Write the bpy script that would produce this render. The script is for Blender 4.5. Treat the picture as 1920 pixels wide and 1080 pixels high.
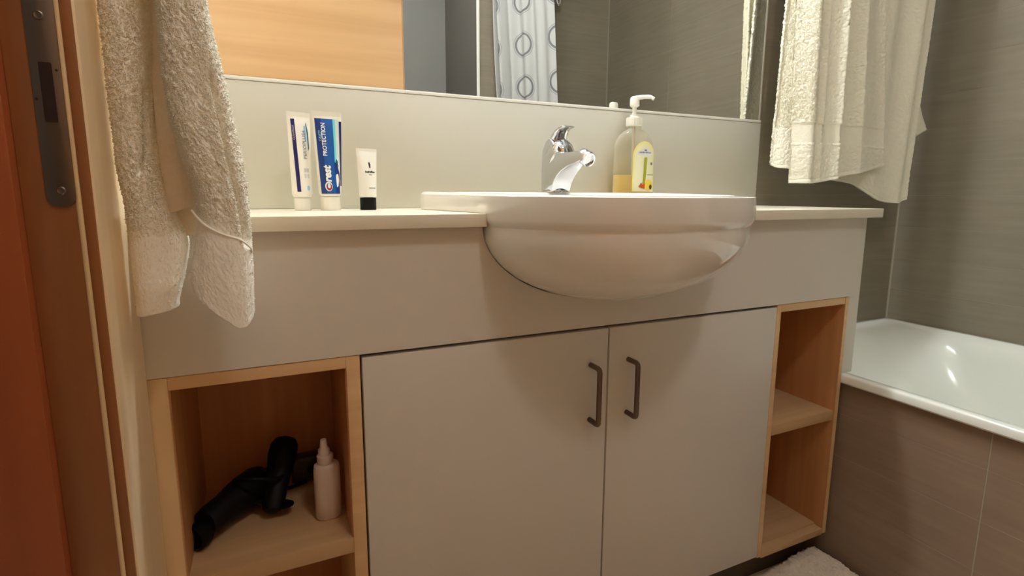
import bpy, bmesh, math, random
import numpy as np
from mathutils import Vector, Matrix

random.seed(7); RNG = np.random.default_rng(7)
scene = bpy.context.scene
for o in list(bpy.data.objects): bpy.data.objects.remove(o)
COL = scene.collection
H = 0.88                       # camera height above the floor; heights below are given relative to it

# ------------------------------------------------------------------ camera, world, exposure
def look_rows(yaw, pit, roll):
    F = Vector((math.sin(yaw)*math.cos(pit), math.cos(yaw)*math.cos(pit), math.sin(pit)))
    R = Vector((math.cos(yaw), -math.sin(yaw), 0)); U = R.cross(F)
    c, s = math.cos(roll), math.sin(roll)
    return c*R + s*U, -s*R + c*U, F
cd = bpy.data.cameras.new('camera'); cam = bpy.data.objects.new('camera', cd); COL.objects.link(cam)
r_, u_, f_ = look_rows(.4301, -.1519, .0042)
cam.matrix_world = Matrix(((r_.x, u_.x, -f_.x, 0), (r_.y, u_.y, -f_.y, 0), (r_.z, u_.z, -f_.z, H), (0, 0, 0, 1)))
cd.sensor_fit = 'HORIZONTAL'; cd.sensor_width = 36; cd.lens = 985.6/1920*36
cd.shift_y = -(540-514.2)/1920; cd.clip_start = .02
scene.camera = cam
w = bpy.data.worlds.new('world'); scene.world = w; w.use_nodes = True
w.node_tree.nodes['Background'].inputs[0].default_value = (1, .78, .55, 1)
w.node_tree.nodes['Background'].inputs[1].default_value = .05
LAMP = 92.0                    # strength of the lamp over the mirror
CEIL = 48.0                     # strength of the ceiling light
vs = scene.view_settings
vs.view_transform = 'Standard'; vs.look = 'None'; vs.gamma = 1; vs.use_curve_mapping = False
vs.exposure = 0.0
scene.cycles.max_bounces = 16; scene.cycles.diffuse_bounces = 10; scene.cycles.glossy_bounces = 6; scene.cycles.transparent_max_bounces = 12

# ------------------------------------------------------------------ materials
def lin(c): return tuple((x/12.92 if x <= .04045 else ((x+.055)/1.055)**2.4) for x in (v/255 for v in c)) + (1,)
def newmat(name):
    m = bpy.data.materials.new(name); m.use_nodes = True
    return m, m.node_tree, m.node_tree.nodes['Principled BSDF']
def mat(name, c, rough=.5, metal=0, var=.04, scale=30, bump=0, bscale=400, coat=0, spec=None, sheen=0, trans=0, ior=None, stretch=None):
    m, nt, b = newmat(name); N, L = nt.nodes, nt.links
    b.inputs['Roughness'].default_value = rough; b.inputs['Metallic'].default_value = metal
    if coat: b.inputs['Coat Weight'].default_value = coat; b.inputs['Coat Roughness'].default_value = .08
    if spec is not None: b.inputs['Specular IOR Level'].default_value = spec
    if sheen: b.inputs['Sheen Weight'].default_value = sheen
    if trans: b.inputs['Transmission Weight'].default_value = trans
    if ior: b.inputs['IOR'].default_value = ior
    tc = N.new('ShaderNodeTexCoord'); mp = N.new('ShaderNodeMapping'); L.new(tc.outputs['Object'], mp.inputs['Vector'])
    if stretch: mp.inputs['Scale'].default_value = stretch
    no = N.new('ShaderNodeTexNoise'); no.inputs['Scale'].default_value = scale; no.inputs['Detail'].default_value = 4
    L.new(mp.outputs[0], no.inputs['Vector'])
    mx = N.new('ShaderNodeMix'); mx.data_type = 'RGBA'
    l = lin(c); mx.inputs['A'].default_value = tuple(x*(1-var) for x in l[:3])+(1,); mx.inputs['B'].default_value = tuple(min(1, x*(1+var)) for x in l[:3])+(1,)
    L.new(no.outputs['Fac'], mx.inputs['Factor']); L.new(mx.outputs['Result'], b.inputs['Base Color'])
    if bump:
        n2 = N.new('ShaderNodeTexNoise'); n2.inputs['Scale'].default_value = bscale; L.new(mp.outputs[0], n2.inputs['Vector'])
        bp = N.new('ShaderNodeBump'); bp.inputs['Strength'].default_value = bump; bp.inputs['Distance'].default_value = .002
        L.new(n2.outputs['Fac'], bp.inputs['Height']); L.new(bp.outputs[0], b.inputs['Normal'])
    return m
def wood(name, c1, c2, rough=.4, axis='Z', scale=1.0, coat=0):
    """beech veneer: long fine streaks along the given axis"""
    m, nt, b = newmat(name); N, L = nt.nodes, nt.links
    tc = N.new('ShaderNodeTexCoord'); mp = N.new('ShaderNodeMapping'); L.new(tc.outputs['Object'], mp.inputs['Vector'])
    s = {'X': (2.2, 60, 60), 'Y': (60, 2.2, 60), 'Z': (60, 60, 2.2)}[axis]
    mp.inputs['Scale'].default_value = tuple(v*scale for v in s)
    n1 = N.new('ShaderNodeTexNoise'); n1.inputs['Scale'].default_value = 1; n1.inputs['Detail'].default_value = 5; n1.inputs['Distortion'].default_value = .35
    n2 = N.new('ShaderNodeTexNoise'); n2.inputs['Scale'].default_value = .22; n2.inputs['Detail'].default_value = 2
    L.new(mp.outputs[0], n1.inputs['Vector']); L.new(mp.outputs[0], n2.inputs['Vector'])
    ma = N.new('ShaderNodeMath'); ma.operation = 'MULTIPLY_ADD'; ma.inputs[1].default_value = .55
    L.new(n1.outputs['Fac'], ma.inputs[0])
    mb = N.new('ShaderNodeMath'); mb.operation = 'MULTIPLY'; mb.inputs[1].default_value = .45; L.new(n2.outputs['Fac'], mb.inputs[0]); L.new(mb.outputs[0], ma.inputs[2])
    cr = N.new('ShaderNodeValToRGB'); cr.color_ramp.elements[0].position = .32; cr.color_ramp.elements[1].position = .66
    cr.color_ramp.elements[0].color = lin(c1); cr.color_ramp.elements[1].color = lin(c2)
    L.new(ma.outputs[0], cr.inputs[0]); L.new(cr.outputs[0], b.inputs['Base Color'])
    b.inputs['Roughness'].default_value = rough
    if coat: b.inputs['Coat Weight'].default_value = coat
    return m
def emit(name, c, s):
    m = bpy.data.materials.new(name); m.use_nodes = True; nt = m.node_tree
    b = nt.nodes['Principled BSDF']; b.inputs['Base Color'].default_value = lin(c)
    b.inputs['Emission Color'].default_value = lin(c); b.inputs['Emission Strength'].default_value = s
    return m
def terry(m, k=.35):
    """loops of yarn let part of the light through"""
    nt = m.node_tree; b = nt.nodes['Principled BSDF']; t = nt.nodes.new('ShaderNodeBsdfTranslucent'); mx = nt.nodes.new('ShaderNodeMixShader'); mx.inputs[0].default_value = k
    nt.links.new(b.inputs['Base Color'].links[0].from_socket, t.inputs[0])
    nt.links.new(b.outputs[0], mx.inputs[1]); nt.links.new(t.outputs[0], mx.inputs[2]); nt.links.new(mx.outputs[0], nt.nodes['Material Output'].inputs['Surface'])
    return m
def tile_mat(name, c):
    """matt stoneware with a faint horizontal brushed streak"""
    m, nt, b = newmat(name); N, L = nt.nodes, nt.links
    ge = N.new('ShaderNodeNewGeometry'); mp = N.new('ShaderNodeMapping'); L.new(ge.outputs['Position'], mp.inputs['Vector'])
    mp.inputs['Scale'].default_value = (3, 3, 46)
    n1 = N.new('ShaderNodeTexNoise'); n1.inputs['Scale'].default_value = 1.6; n1.inputs['Detail'].default_value = 6; L.new(mp.outputs[0], n1.inputs['Vector'])
    n2 = N.new('ShaderNodeTexNoise'); n2.inputs['Scale'].default_value = 5; n2.inputs['Detail'].default_value = 5; L.new(ge.outputs['Position'], n2.inputs['Vector'])
    ad = N.new('ShaderNodeMath'); ad.operation = 'ADD'; L.new(n1.outputs['Fac'], ad.inputs[0]); L.new(n2.outputs['Fac'], ad.inputs[1])
    cr = N.new('ShaderNodeValToRGB'); cr.color_ramp.elements[0].position = .35; cr.color_ramp.elements[1].position = .65
    hv = N.new('ShaderNodeMath'); hv.operation = 'MULTIPLY'; hv.inputs[1].default_value = .5; L.new(ad.outputs[0], hv.inputs[0])
    l = lin(c); cr.color_ramp.elements[0].color = tuple(x*.9 for x in l[:3])+(1,); cr.color_ramp.elements[1].color = tuple(x*1.1 for x in l[:3])+(1,)
    L.new(hv.outputs[0], cr.inputs[0]); L.new(cr.outputs[0], b.inputs['Base Color'])
    b.inputs['Roughness'].default_value = .5; b.inputs['Specular IOR Level'].default_value = .4
    bp = N.new('ShaderNodeBump'); bp.inputs['Strength'].default_value = .12; bp.inputs['Distance'].default_value = .002
    L.new(n1.outputs['Fac'], bp.inputs['Height']); L.new(bp.outputs[0], b.inputs['Normal'])
    return m

M_LAM = mat('white_laminate', (212, 206, 196), .42, var=.015, scale=6)
M_SPLASH = mat('splash_laminate', (204, 202, 188), .4, var=.02, scale=9)
M_TOP = mat('pale_worktop', (228, 220, 200), .3, var=.02, scale=60)
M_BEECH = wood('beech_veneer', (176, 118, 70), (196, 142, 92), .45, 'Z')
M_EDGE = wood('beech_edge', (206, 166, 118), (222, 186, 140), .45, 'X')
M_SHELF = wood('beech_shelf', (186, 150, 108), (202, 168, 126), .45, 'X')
M_JAMB = wood('beech_door_frame', (132, 82, 44), (152, 98, 56), .4, 'Z', .8)
M_STOP = wood('red_beech_stop', (146, 72, 38), (166, 88, 48), .4, 'Z', .8)
M_PALE = wood('pale_beech_casing', (214, 182, 136), (226, 198, 154), .4, 'Z', .8)
M_DOOR = wood('beech_door', (198, 142, 92), (218, 170, 116), .38, 'X', .55)
M_PANEL = wood('light_beech_panel', (212, 166, 114), (250, 214, 166), .34, 'X', .5, coat=.15)
M_PORC = mat('white_porcelain', (240, 238, 232), .06, var=.005, coat=.6)
M_ACRYL = mat('white_enamel', (244, 247, 238), .16, var=.005, coat=.3)
M_CHROME = mat('chrome', (214, 216, 220), .07, 1, var=.0)
M_STEEL = mat('brushed_steel', (122, 106, 90), .38, 1, var=.05, stretch=(80, 80, 3))
M_PLATE = mat('dull_steel', (120, 108, 98), .42, 1, var=.06)
M_BLACK = mat('black_plastic', (10, 10, 12), .55, var=.02, spec=.2)
M_DARK = mat('dark_slot', (38, 16, 8), .8)
M_TOWEL = mat('cream_terry', (253, 248, 228), .95, var=.05, scale=120, bump=.5, bscale=900, spec=.1, sheen=.2)
M_ROBE = mat('robe_terry', (254, 250, 238), .95, var=.06, scale=120, bump=.2, bscale=900, spec=.1, sheen=.2)
M_ROBEC = mat('robe_cuff_terry', (244, 232, 210), .95, var=.05, scale=200, bump=.4, bscale=1200, spec=.1)
M_ROBEPILE = terry(mat('robe_loops', (255, 249, 232), .95, var=.03, scale=120, spec=.1, sheen=.2), .12)
M_TOWELPILE = terry(mat('towel_loops', (255, 250, 232), .95, var=.03, scale=120, spec=.1, sheen=.2), .4)
M_CASING = wood('lit_casing_veneer', (236, 210, 170), (246, 226, 190), .4, 'Z', .8)  # lighter copy of the pale beech; front light on the casing put into its colour
M_MAT = mat('white_mat_pile', (222, 206, 186), .95, var=.06, scale=160, bump=.4, spec=.1)
M_TILE = tile_mat('taupe_tile', (142, 133, 116))
M_TILEB = tile_mat('brown_tile', (146, 124, 104))
M_GROUT = mat('pale_grout', (172, 163, 145), .9, var=.05)
M_WALL = mat('white_wall_paint', (232, 230, 224), .8, var=.01)
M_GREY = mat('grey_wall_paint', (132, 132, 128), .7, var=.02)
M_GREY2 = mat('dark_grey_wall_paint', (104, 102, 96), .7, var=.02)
M_FLOOR = tile_mat('floor_tile', (210, 188, 162))
M_KICK = mat('dark_plinth', (92, 80, 62), .6, var=.04)
M_TRIMW = mat('white_trim', (236, 236, 228), .35, var=.01)
M_WPL = mat('white_plastic', (240, 238, 226), .3, var=.01)
M_OFFPL = mat('cream_plastic', (206, 190, 176), .4, var=.02)
M_NAVY = mat('navy_print', (26, 24, 96), .35, var=.02)
M_BLUE = mat('blue_print', (12, 84, 160), .35, var=.15, scale=40)
M_DBLUE = mat('deep_blue_print', (8, 52, 124), .35, var=.08, scale=40)
M_TEAL = mat('teal_print', (110, 204, 214), .35, var=.03)
M_PALEG = mat('pale_print', (206, 222, 214), .35, var=.03)
M_DTEAL = mat('dark_teal_print', (28, 104, 128), .35, var=.05)
M_RED = mat('red_print', (170, 22, 30), .35, var=.02)
M_WPRINT = mat('white_print', (244, 246, 246), .35, var=.01)
M_LBLUE = mat('light_blue_print', (150, 200, 236), .35, var=.02)
M_GPRINT = mat('grey_print', (126, 136, 150), .4, var=.02)
M_LGREY = mat('light_grey_print', (204, 200, 198), .4, var=.02)
M_KPRINT = mat('black_print', (46, 46, 48), .4, var=.02)
M_LABEL = mat('pale_yellow_label', (246, 244, 206), .4, var=.03)
M_LBLEDGE = mat('yellow_label_edge', (246, 240, 150), .4, var=.02)
M_GREEN = mat('stalk_green_print', (172, 172, 54), .4, var=.12, scale=90)
M_ORANGE = mat('orange_print', (204, 84, 24), .4, var=.1, scale=90)
M_LEMON = mat('lemon_print', (248, 220, 96), .4, var=.06, scale=90)
M_OLIVE = mat('olive_print', (92, 78, 14), .4, var=.06)
def clear_mat(name, c, amount, c2=None, rough=.05):
    m, nt, b = newmat(name); N, L = nt.nodes, nt.links
    b.inputs['Base Color'].default_value = lin(c2 or c); b.inputs['Roughness'].default_value = rough
    tr = N.new('ShaderNodeBsdfTransparent'); tr.inputs[0].default_value = lin(c)
    lw = N.new('ShaderNodeLayerWeight'); lw.inputs['Blend'].default_value = .25
    ma = N.new('ShaderNodeMath'); ma.operation = 'MULTIPLY_ADD'; ma.inputs[1].default_value = .55; ma.inputs[2].default_value = 1-amount; ma.use_clamp = True
    L.new(lw.outputs['Facing'], ma.inputs[0])
    mx = N.new('ShaderNodeMixShader'); L.new(ma.outputs[0], mx.inputs[0]); L.new(tr.outputs[0], mx.inputs[1]); L.new(b.outputs[0], mx.inputs[2])
    L.new(mx.outputs[0], N['Material Output'].inputs['Surface']); return m
M_BOTTLE = clear_mat('clear_plastic', (252, 251, 246), .90, (226, 222, 206))
M_SOAP = clear_mat('yellow_soap', (255, 240, 176), .5, (250, 224, 130), .15)
M_GREENBOX = mat('dark_green_plastic', (44, 46, 38), .4, var=.03)
M_LAMPH = mat('lamp_housing', (190, 190, 190), .3, 1)
M_LAMP = emit('lamp_diffuser', (246, 252, 255), LAMP)
M_CEIL = emit('ceiling_diffuser', (250, 250, 250), CEIL)
def mirror_mat():
    m, nt, b = newmat('mirror_silver')
    b.inputs['Base Color'].default_value = (.93, .94, .92, 1); b.inputs['Metallic'].default_value = 1; b.inputs['Roughness'].default_value = .0
    return m
M_MIRROR = mirror_mat()
def curtain_mat():
    """white curtain; the ring print is a pattern in the cloth's own UVs (metres)"""
    m, nt, b = newmat('ring_print_curtain'); N, L = nt.nodes, nt.links
    uv = N.new('ShaderNodeTexCoord')
    sep = N.new('ShaderNodeSeparateXYZ'); L.new(uv.outputs['UV'], sep.inputs[0])
    def M_(op, a, bb=None, c=None):
        n = N.new('ShaderNodeMath'); n.operation = op
        for i, v in enumerate((a, bb, c)):
            if v is None: continue
            if isinstance(v, (int, float)): n.inputs[i].default_value = v
            else: L.new(v, n.inputs[i])
        return n.outputs[0]
    P, Q = .26, .20
    fx = M_('SUBTRACT', M_('MULTIPLY', M_('FRACT', M_('DIVIDE', M_('ADD', sep.outputs[0], 10.185), P)), P), P/2)
    fy = M_('SUBTRACT', M_('MULTIPLY', M_('FRACT', M_('DIVIDE', M_('ADD', sep.outputs[1], 10.074), Q)), Q), Q/2)
    r = M_('SQRT', M_('ADD', M_('MULTIPLY', fx, fx), M_('MULTIPLY', fy, fy)))
    def band(r0, wd): return M_('LESS_THAN', M_('ABSOLUTE', M_('SUBTRACT', r, r0)), wd)
    ring = M_('MAXIMUM', band(.050, .0048), M_('MULTIPLY', band(.061, .0022), .5))
    mx = N.new('ShaderNodeMix'); mx.data_type = 'RGBA'
    mx.inputs['A'].default_value = lin((188, 190, 188)); mx.inputs['B'].default_value = lin((112, 114, 116))
    L.new(ring, mx.inputs['Factor']); L.new(mx.outputs['Result'], b.inputs['Base Color']); b.inputs['Roughness'].default_value = .5
    return m
M_CURTAIN = curtain_mat()

# ------------------------------------------------------------------ geometry helpers
def put(name, me, m, parent=None, smooth=False):
    o = bpy.data.objects.new(name, me); COL.objects.link(o)
    if m is not None and not me.materials: me.materials.append(m)
    if parent is not None:
        o.parent = parent
        off = Vector((0, 0, 0)); p = parent
        while p is not None: off += p.location; p = p.parent
        o.location = -off
    if smooth:
        for p in me.polygons: p.use_smooth = True
    return o
def mesh_of(verts, faces):
    me = bpy.data.meshes.new('mesh'); me.from_pydata([(x, y, z+H) for x, y, z in verts], [], faces); me.update(); return me
def empty(name, loc, label=None, cat=None, group=None, kind=None):
    o = bpy.data.objects.new(name, None); COL.objects.link(o); o.location = (loc[0], loc[1], loc[2]+H); o.empty_display_size = .05
    tag(o, label, cat, group, kind); return o
def tag(o, label=None, cat=None, group=None, kind=None):
    for k, v in (('label', label), ('category', cat), ('group', group), ('kind', kind)):
        if v: o[k] = v
    return o
def finish(bm, smooth=False):
    bmesh.ops.recalc_face_normals(bm, faces=bm.faces)
    me = bpy.data.meshes.new('mesh'); bm.to_mesh(me); bm.free()
    if smooth:
        for p in me.polygons: p.use_smooth = True
        try: me.set_sharp_from_angle(angle=math.radians(40))
        except Exception: pass
    return me
def box(name, x, y, z, m, parent=None, bev=.0012, seg=2):
    bm = bmesh.new(); bmesh.ops.create_cube(bm, size=1)
    for v in bm.verts:
        v.co = Vector(((x[0]+x[1])/2+v.co.x*(x[1]-x[0]), (y[0]+y[1])/2+v.co.y*(y[1]-y[0]), (z[0]+z[1])/2+v.co.z*(z[1]-z[0])+H))
    if bev: bmesh.ops.bevel(bm, geom=bm.edges[:], offset=bev, segments=seg, affect='EDGES', profile=.5)
    return put(name, finish(bm, bev > 0), m, parent)
def prism(name, poly, axis, a, b, m, parent=None, bev=0, smooth=False):
    """poly in the two other axes (order x,y,z without axis), extruded a..b"""
    bm = bmesh.new()
    def P(p, t):
        c = list(p); c.insert('XYZ'.index(axis), t); return Vector((c[0], c[1], c[2]+H))
    va = [bm.verts.new(P(p, a)) for p in poly]; vb = [bm.verts.new(P(p, b)) for p in poly]; n = len(poly)
    fa = bm.faces.new(va); fb = bm.faces.new(vb[::-1])
    for i in range(n): bm.faces.new((va[i], vb[i], vb[(i+1) % n], va[(i+1) % n]))
    bmesh.ops.recalc_face_normals(bm, faces=bm.faces)
    if bev:
        es = [e for e in bm.edges if e.calc_face_angle(0) > .5]
        bmesh.ops.bevel(bm, geom=es, offset=bev, segments=2, affect='EDGES', profile=.5)
    return put(name, finish(bm, smooth or bev > 0), m, parent)
def loft_mesh(rings, cap=(True, True), closed=True):
    n = len(rings[0]); V = [p for r in rings for p in r]; F = []
    for i in range(len(rings)-1):
        for j in range(n if closed else n-1):
            k = (j+1) % n; F.append((i*n+j, i*n+k, (i+1)*n+k, (i+1)*n+j))
    if cap[0]: F.append(tuple(range(n))[::-1])
    if cap[1]: F.append(tuple((len(rings)-1)*n+j for j in range(n)))
    return V, F
def loft(name, rings, m, parent=None, cap=(True, True), smooth=True):
    V, F = loft_mesh(rings, cap); bm = bmesh.new()
    vs_ = [bm.verts.new((x, y, z+H)) for x, y, z in V]
    for f in F:
        try: bm.faces.new([vs_[i] for i in f])
        except ValueError: pass
    return put(name, finish(bm, smooth), m, parent)
def frame_of(d):
    d = Vector(d).normalized(); a = Vector((0, 0, 1)) if abs(d.z) < .9 else Vector((1, 0, 0))
    u = d.cross(a).normalized(); return u, d.cross(u).normalized()
def lathe(name, prof, c, m, parent=None, axis=(0, 0, 1), n=32, sy=1.0, smooth=True):
    u, v = frame_of(axis); a = Vector(axis).normalized(); c = Vector(c)
    if a.z > .99: u, v = Vector((1, 0, 0)), Vector((0, 1, 0))
    rings = [[c+a*h+u*(r*math.cos(t))+v*(r*sy*math.sin(t)) for t in (2*math.pi*i/n for i in range(n))] for r, h in prof]
    return loft(name, rings, m, parent, smooth=smooth)
def tube(name, pts, r, m, parent=None, n=10, sq=None):
    pts = [Vector(p) for p in pts]; rings = []; pu = None
    for i, p in enumerate(pts):
        d = (pts[min(i+1, len(pts)-1)]-pts[max(i-1, 0)]).normalized()
        if pu is None: u, v = frame_of(d)
        else: u = (pu-d*pu.dot(d)).normalized(); v = d.cross(u)
        pu = u; rr = r[i] if isinstance(r, (list, tuple)) else r
        rings.append([p+u*rr*math.cos(t)+v*rr*math.sin(t) for t in (2*math.pi*k/n for k in range(n))])
    return loft(name, rings, m, parent)
def spline(pts, n=8):
    pts = [Vector(p) for p in pts]; out = []
    for i in range(len(pts)-1):
        p0, p1, p2, p3 = pts[max(i-1, 0)], pts[i], pts[i+1], pts[min(i+2, len(pts)-1)]
        for k in range(n):
            t = k/n; out.append(.5*((2*p1)+(p2-p0)*t+(2*p0-5*p1+4*p2-p3)*t*t+(3*p1-p0-3*p2+p3)*t**3))
    out.append(pts[-1]); return out
def np_mesh(V, nu, nv, closed_u=True):
    """grid of nv rows x nu columns -> mesh (fast path)"""
    cols = nu if closed_u else nu-1
    i = np.arange(nv-1)[:, None]; j = np.arange(cols)[None, :]; k = (j+1) % nu
    F = np.stack([i*nu+j+0*k, i*nu+k, (i+1)*nu+k, (i+1)*nu+j+0*k], -1).reshape(-1, 4)
    V = np.asarray(V, float).reshape(-1, 3).copy(); V[:, 2] += H
    me = bpy.data.meshes.new('mesh'); me.vertices.add(len(V)); me.vertices.foreach_set('co', V.ravel())
    me.loops.add(F.size); me.loops.foreach_set('vertex_index', F.ravel().astype(np.int32))
    me.polygons.add(len(F)); me.polygons.foreach_set('loop_start', np.arange(0, F.size, 4, dtype=np.int32))
    try: me.polygons.foreach_set('loop_total', np.full(len(F), 4, np.int32))
    except Exception: pass
    me.update(calc_edges=True); me.validate()
    me.polygons.foreach_set('use_smooth', np.ones(len(F), bool)); return me
def smooth_noise(shape, sigma, wrap=False):
    """white noise box-blurred a few times, unit variance"""
    a = RNG.normal(size=shape)
    for ax in (0, 1):
        s = sigma[ax]
        if s < 1: continue
        for _ in range(2):
            k = np.ones(2*int(s)+1)/(2*int(s)+1); p = int(s)
            pad = [(0, 0), (0, 0)]; pad[ax] = (p, p)
            b = np.pad(a, pad, mode='wrap' if (wrap and ax == 1) else 'edge')
            a = np.apply_along_axis(lambda q: np.convolve(q, k, 'valid'), ax, b)
    return a/a.std()
def grid_normals(P, wrap):
    if wrap: du = np.roll(P, -1, 1)-np.roll(P, 1, 1)
    else: du = np.gradient(P, axis=1)
    dv = np.gradient(P, axis=0); n = np.cross(du, dv); n /= np.linalg.norm(n, axis=2, keepdims=True)+1e-12
    return n

# ------------------------------------------------------------------ setting
WB, WR, WL, YR = 1.034, 1.842, -.165, -.64       # back wall, right wall, left wall, end wall of the bath
TOPZ = 1.52
floor = box('floor', (-1.2, WR+.1), (-1.3, WB+.1), (-.98, -.88), M_FLOOR, bev=0); tag(floor, kind='structure')
ceiling = box('ceiling', (-1.2, WR+.1), (-1.3, WB+.1), (TOPZ, TOPZ+.1), M_WALL, bev=0); tag(ceiling, kind='structure')
wall_back = box('wall_back', (WL-.1, WR+.1), (WB, WB+.1), (-.88, TOPZ), M_GROUT, bev=0); tag(wall_back, kind='structure')
wall_right = box('wall_right', (WR, WR+.1), (YR-.1, WB), (-.88, TOPZ), M_GROUT, bev=0); tag(wall_right, kind='structure')
wall_rear = box('wall_rear', (1.04, WR), (-1.29, YR), (-.88, TOPZ), M_GROUT, bev=0); tag(wall_rear, kind='structure')
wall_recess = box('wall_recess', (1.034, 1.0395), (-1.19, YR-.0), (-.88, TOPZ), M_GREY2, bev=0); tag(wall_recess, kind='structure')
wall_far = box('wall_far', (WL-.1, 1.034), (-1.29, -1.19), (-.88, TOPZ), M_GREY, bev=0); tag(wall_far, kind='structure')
wall_left = prism('wall_left', [(-1.19, -.88), (-.245, -.88), (-.245, 1.16), (.625, 1.16), (.625, -.88), (WB, -.88), (WB, TOPZ), (-1.19, TOPZ)], 'X', WL-.1, WL, M_WALL); tag(wall_left, kind='structure')
hall = box('wall_hallway', (-1.2, -1.1), (-1.29, WB), (-.88, TOPZ), M_WALL, bev=0); tag(hall, kind='structure')
corner_trim = box('trim_2', (1.026, 1.040), (YR-.002, YR+.009), (-.88, TOPZ), M_TRIMW, bev=.001); tag(corner_trim, kind='structure')

# tiles: 60 x 10 cm, stack bond, each a mesh object sharing data
TILE_CACHE = {}
def tile_mesh(wd, ht, m, th=.0006):
    key = (round(wd, 4), round(ht, 4), m.name)
    if key not in TILE_CACHE:
        c = .0003; hw, hh = wd/2, ht/2
        V = [(-hw, 0, -hh), (hw, 0, -hh), (hw, 0, hh), (-hw, 0, hh), (-hw, -th+c, -hh), (hw, -th+c, -hh), (hw, -th+c, hh), (-hw, -th+c, hh),
             (-hw+c, -th, -hh+c), (hw-c, -th, -hh+c), (hw-c, -th, hh-c), (-hw+c, -th, hh-c)]
        F = [(0, 1, 5, 4), (1, 2, 6, 5), (2, 3, 7, 6), (3, 0, 4, 7), (4, 5, 9, 8), (5, 6, 10, 9), (6, 7, 11, 10), (7, 4, 8, 11), (8, 9, 10, 11)]
        me = bpy.data.meshes.new('tile'); me.from_pydata(V, [], F); me.update(); me.materials.append(m); TILE_CACHE[key] = me
    return TILE_CACHE[key]
def tiles(parent, face, a_edges, z_edges, pos, m, g=.0007):
    """face: 'y' tiles facing -y at y=pos, 'Y' facing +y, 'x' facing -x"""
    off = parent.location.copy() if parent else Vector()
    for a0, a1 in zip(a_edges[:-1], a_edges[1:]):
        for z0, z1 in zip(z_edges[:-1], z_edges[1:]):
            me = tile_mesh(abs(a1-a0)-2*g, abs(z1-z0)-2*g*.6, m)
            o = bpy.data.objects.new('tile', me); COL.objects.link(o); o.parent = parent
            ac, zc = (a0+a1)/2, (z0+z1)/2+H
            d = RNG.normal()*.0001
            if face == 'y': o.location = Vector((ac, pos+d, zc))-off
            elif face == 'Y': o.location = Vector((ac, pos-d, zc))-off; o.rotation_euler = (0, 0, math.pi)
            else: o.location = Vector((pos+d, ac, zc))-off; o.rotation_euler = (0, 0, -math.pi/2)
ZT = [-.4+.1*i for i in range(20)]
tiles(wall_back, 'y', [1.196, 1.838], ZT, WB, M_TILE)
tiles(wall_right, 'x', [YR+.0045, -.11, .49, WB-.0045], ZT, WR, M_TILE)
tiles(wall_rear, 'Y', [1.041, 1.30, 1.838], ZT, YR, M_TILE)

# door frame (latch side) on the left, near the camera
fr = empty('trim_1', (-.18, .6, -.88), kind='structure')
box('door_stop', (-.285, -.1965), (.588, .70), (-.88, 1.16), M_STOP, fr, .002)
box('jamb', (-.1965, -.1575), (.600, .70), (-.88, 1.16), M_JAMB, fr, .001)
tube('arris_highlight', [(-.1568, .601, -.88), (-.1568, .601, 1.16)], .0022, M_PALE, fr, 10)  # highlight on the jamb's arris, put in as a thin pale strip
box('casing_edge', (-.1575, -.147), (.6035, .68), (-.88, 1.18), M_JAMB, fr, .001)
box('casing', (-.1515, -.1445), (.606, .7245), (-.88, 1.18), M_CASING, fr, .002)
hj = box('hinge_jamb', (-.285, -.1575), (-.245, -.21), (-.88, 1.16), M_JAMB, fr, .002)
box('head_jamb', (-.285, -.1575), (-.21, .600), (1.13, 1.16), M_JAMB, fr, .002)
# strike plate: rounded strip with a latch slot and screws
def rrect(x0, x1, z0, z1, r, n=6):
    out = []
    for cx, cz, a0 in ((x1-r, z1-r, 0), (x0+r, z1-r, 90), (x0+r, z0+r, 180), (x1-r, z0+r, 270)):
        out += [(cx+r*math.cos(math.radians(a0+90*i/n)), cz+r*math.sin(math.radians(a0+90*i/n))) for i in range(n+1)]
    return out
sp = prism('strike_plate', rrect(-.1785, -.1575, -.013, .205, .009), 'Y', .5975, .6005, M_PLATE, fr, .0004)
tag(sp, label='dull steel strike plate with a long latch slot')
prism('latch_slot', rrect(-.1725, -.1635, .060, .110, .001, 2), 'Y', .5970, .6005, M_DARK, sp)
for sx, sz in ((-.1685, .148), (-.1675, .001)):
    lathe('screw', [(.0038, 0), (.0038, .0006), (.0028, .0012), (.0016, .0009), (.0008, .0008)], (sx, .5976, sz), M_PLATE, sp, (0, -1, 0), 16)
for sx, sz in ((-.1765, .079), (-.1605, .104)):
    lathe('pin_hole', [(.0011, 0), (.0010, .0004), (.0003, .0005)], (sx, .5976, sz), M_DARK, sp, (0, -1, 0), 10)

# door leaf, opened into the room behind the camera; only its reflection shows
dr = empty('door_1', (-.15, -.2, -.88), kind='structure')
box('leaf', (-.15, .505), (-.24, -.20), (-.87, 1.12), M_DOOR, dr, .002)
hd = box('handle_plate', (.435, .47), (-.2, -.196), (.02, .2), M_PLATE, dr, .002)
tube('door_handle', spline([(.452, -.197, .14), (.452, -.165, .14), (.435, -.155, .14), (.34, -.155, .14)], 6), .008, M_PLATE, dr, 12)
for z in (-.65, .9):
    tube('hinge', [(-.15, -.196, z-.045), (-.15, -.196, z+.045)], .007, M_PLATE, dr, 10)

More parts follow.
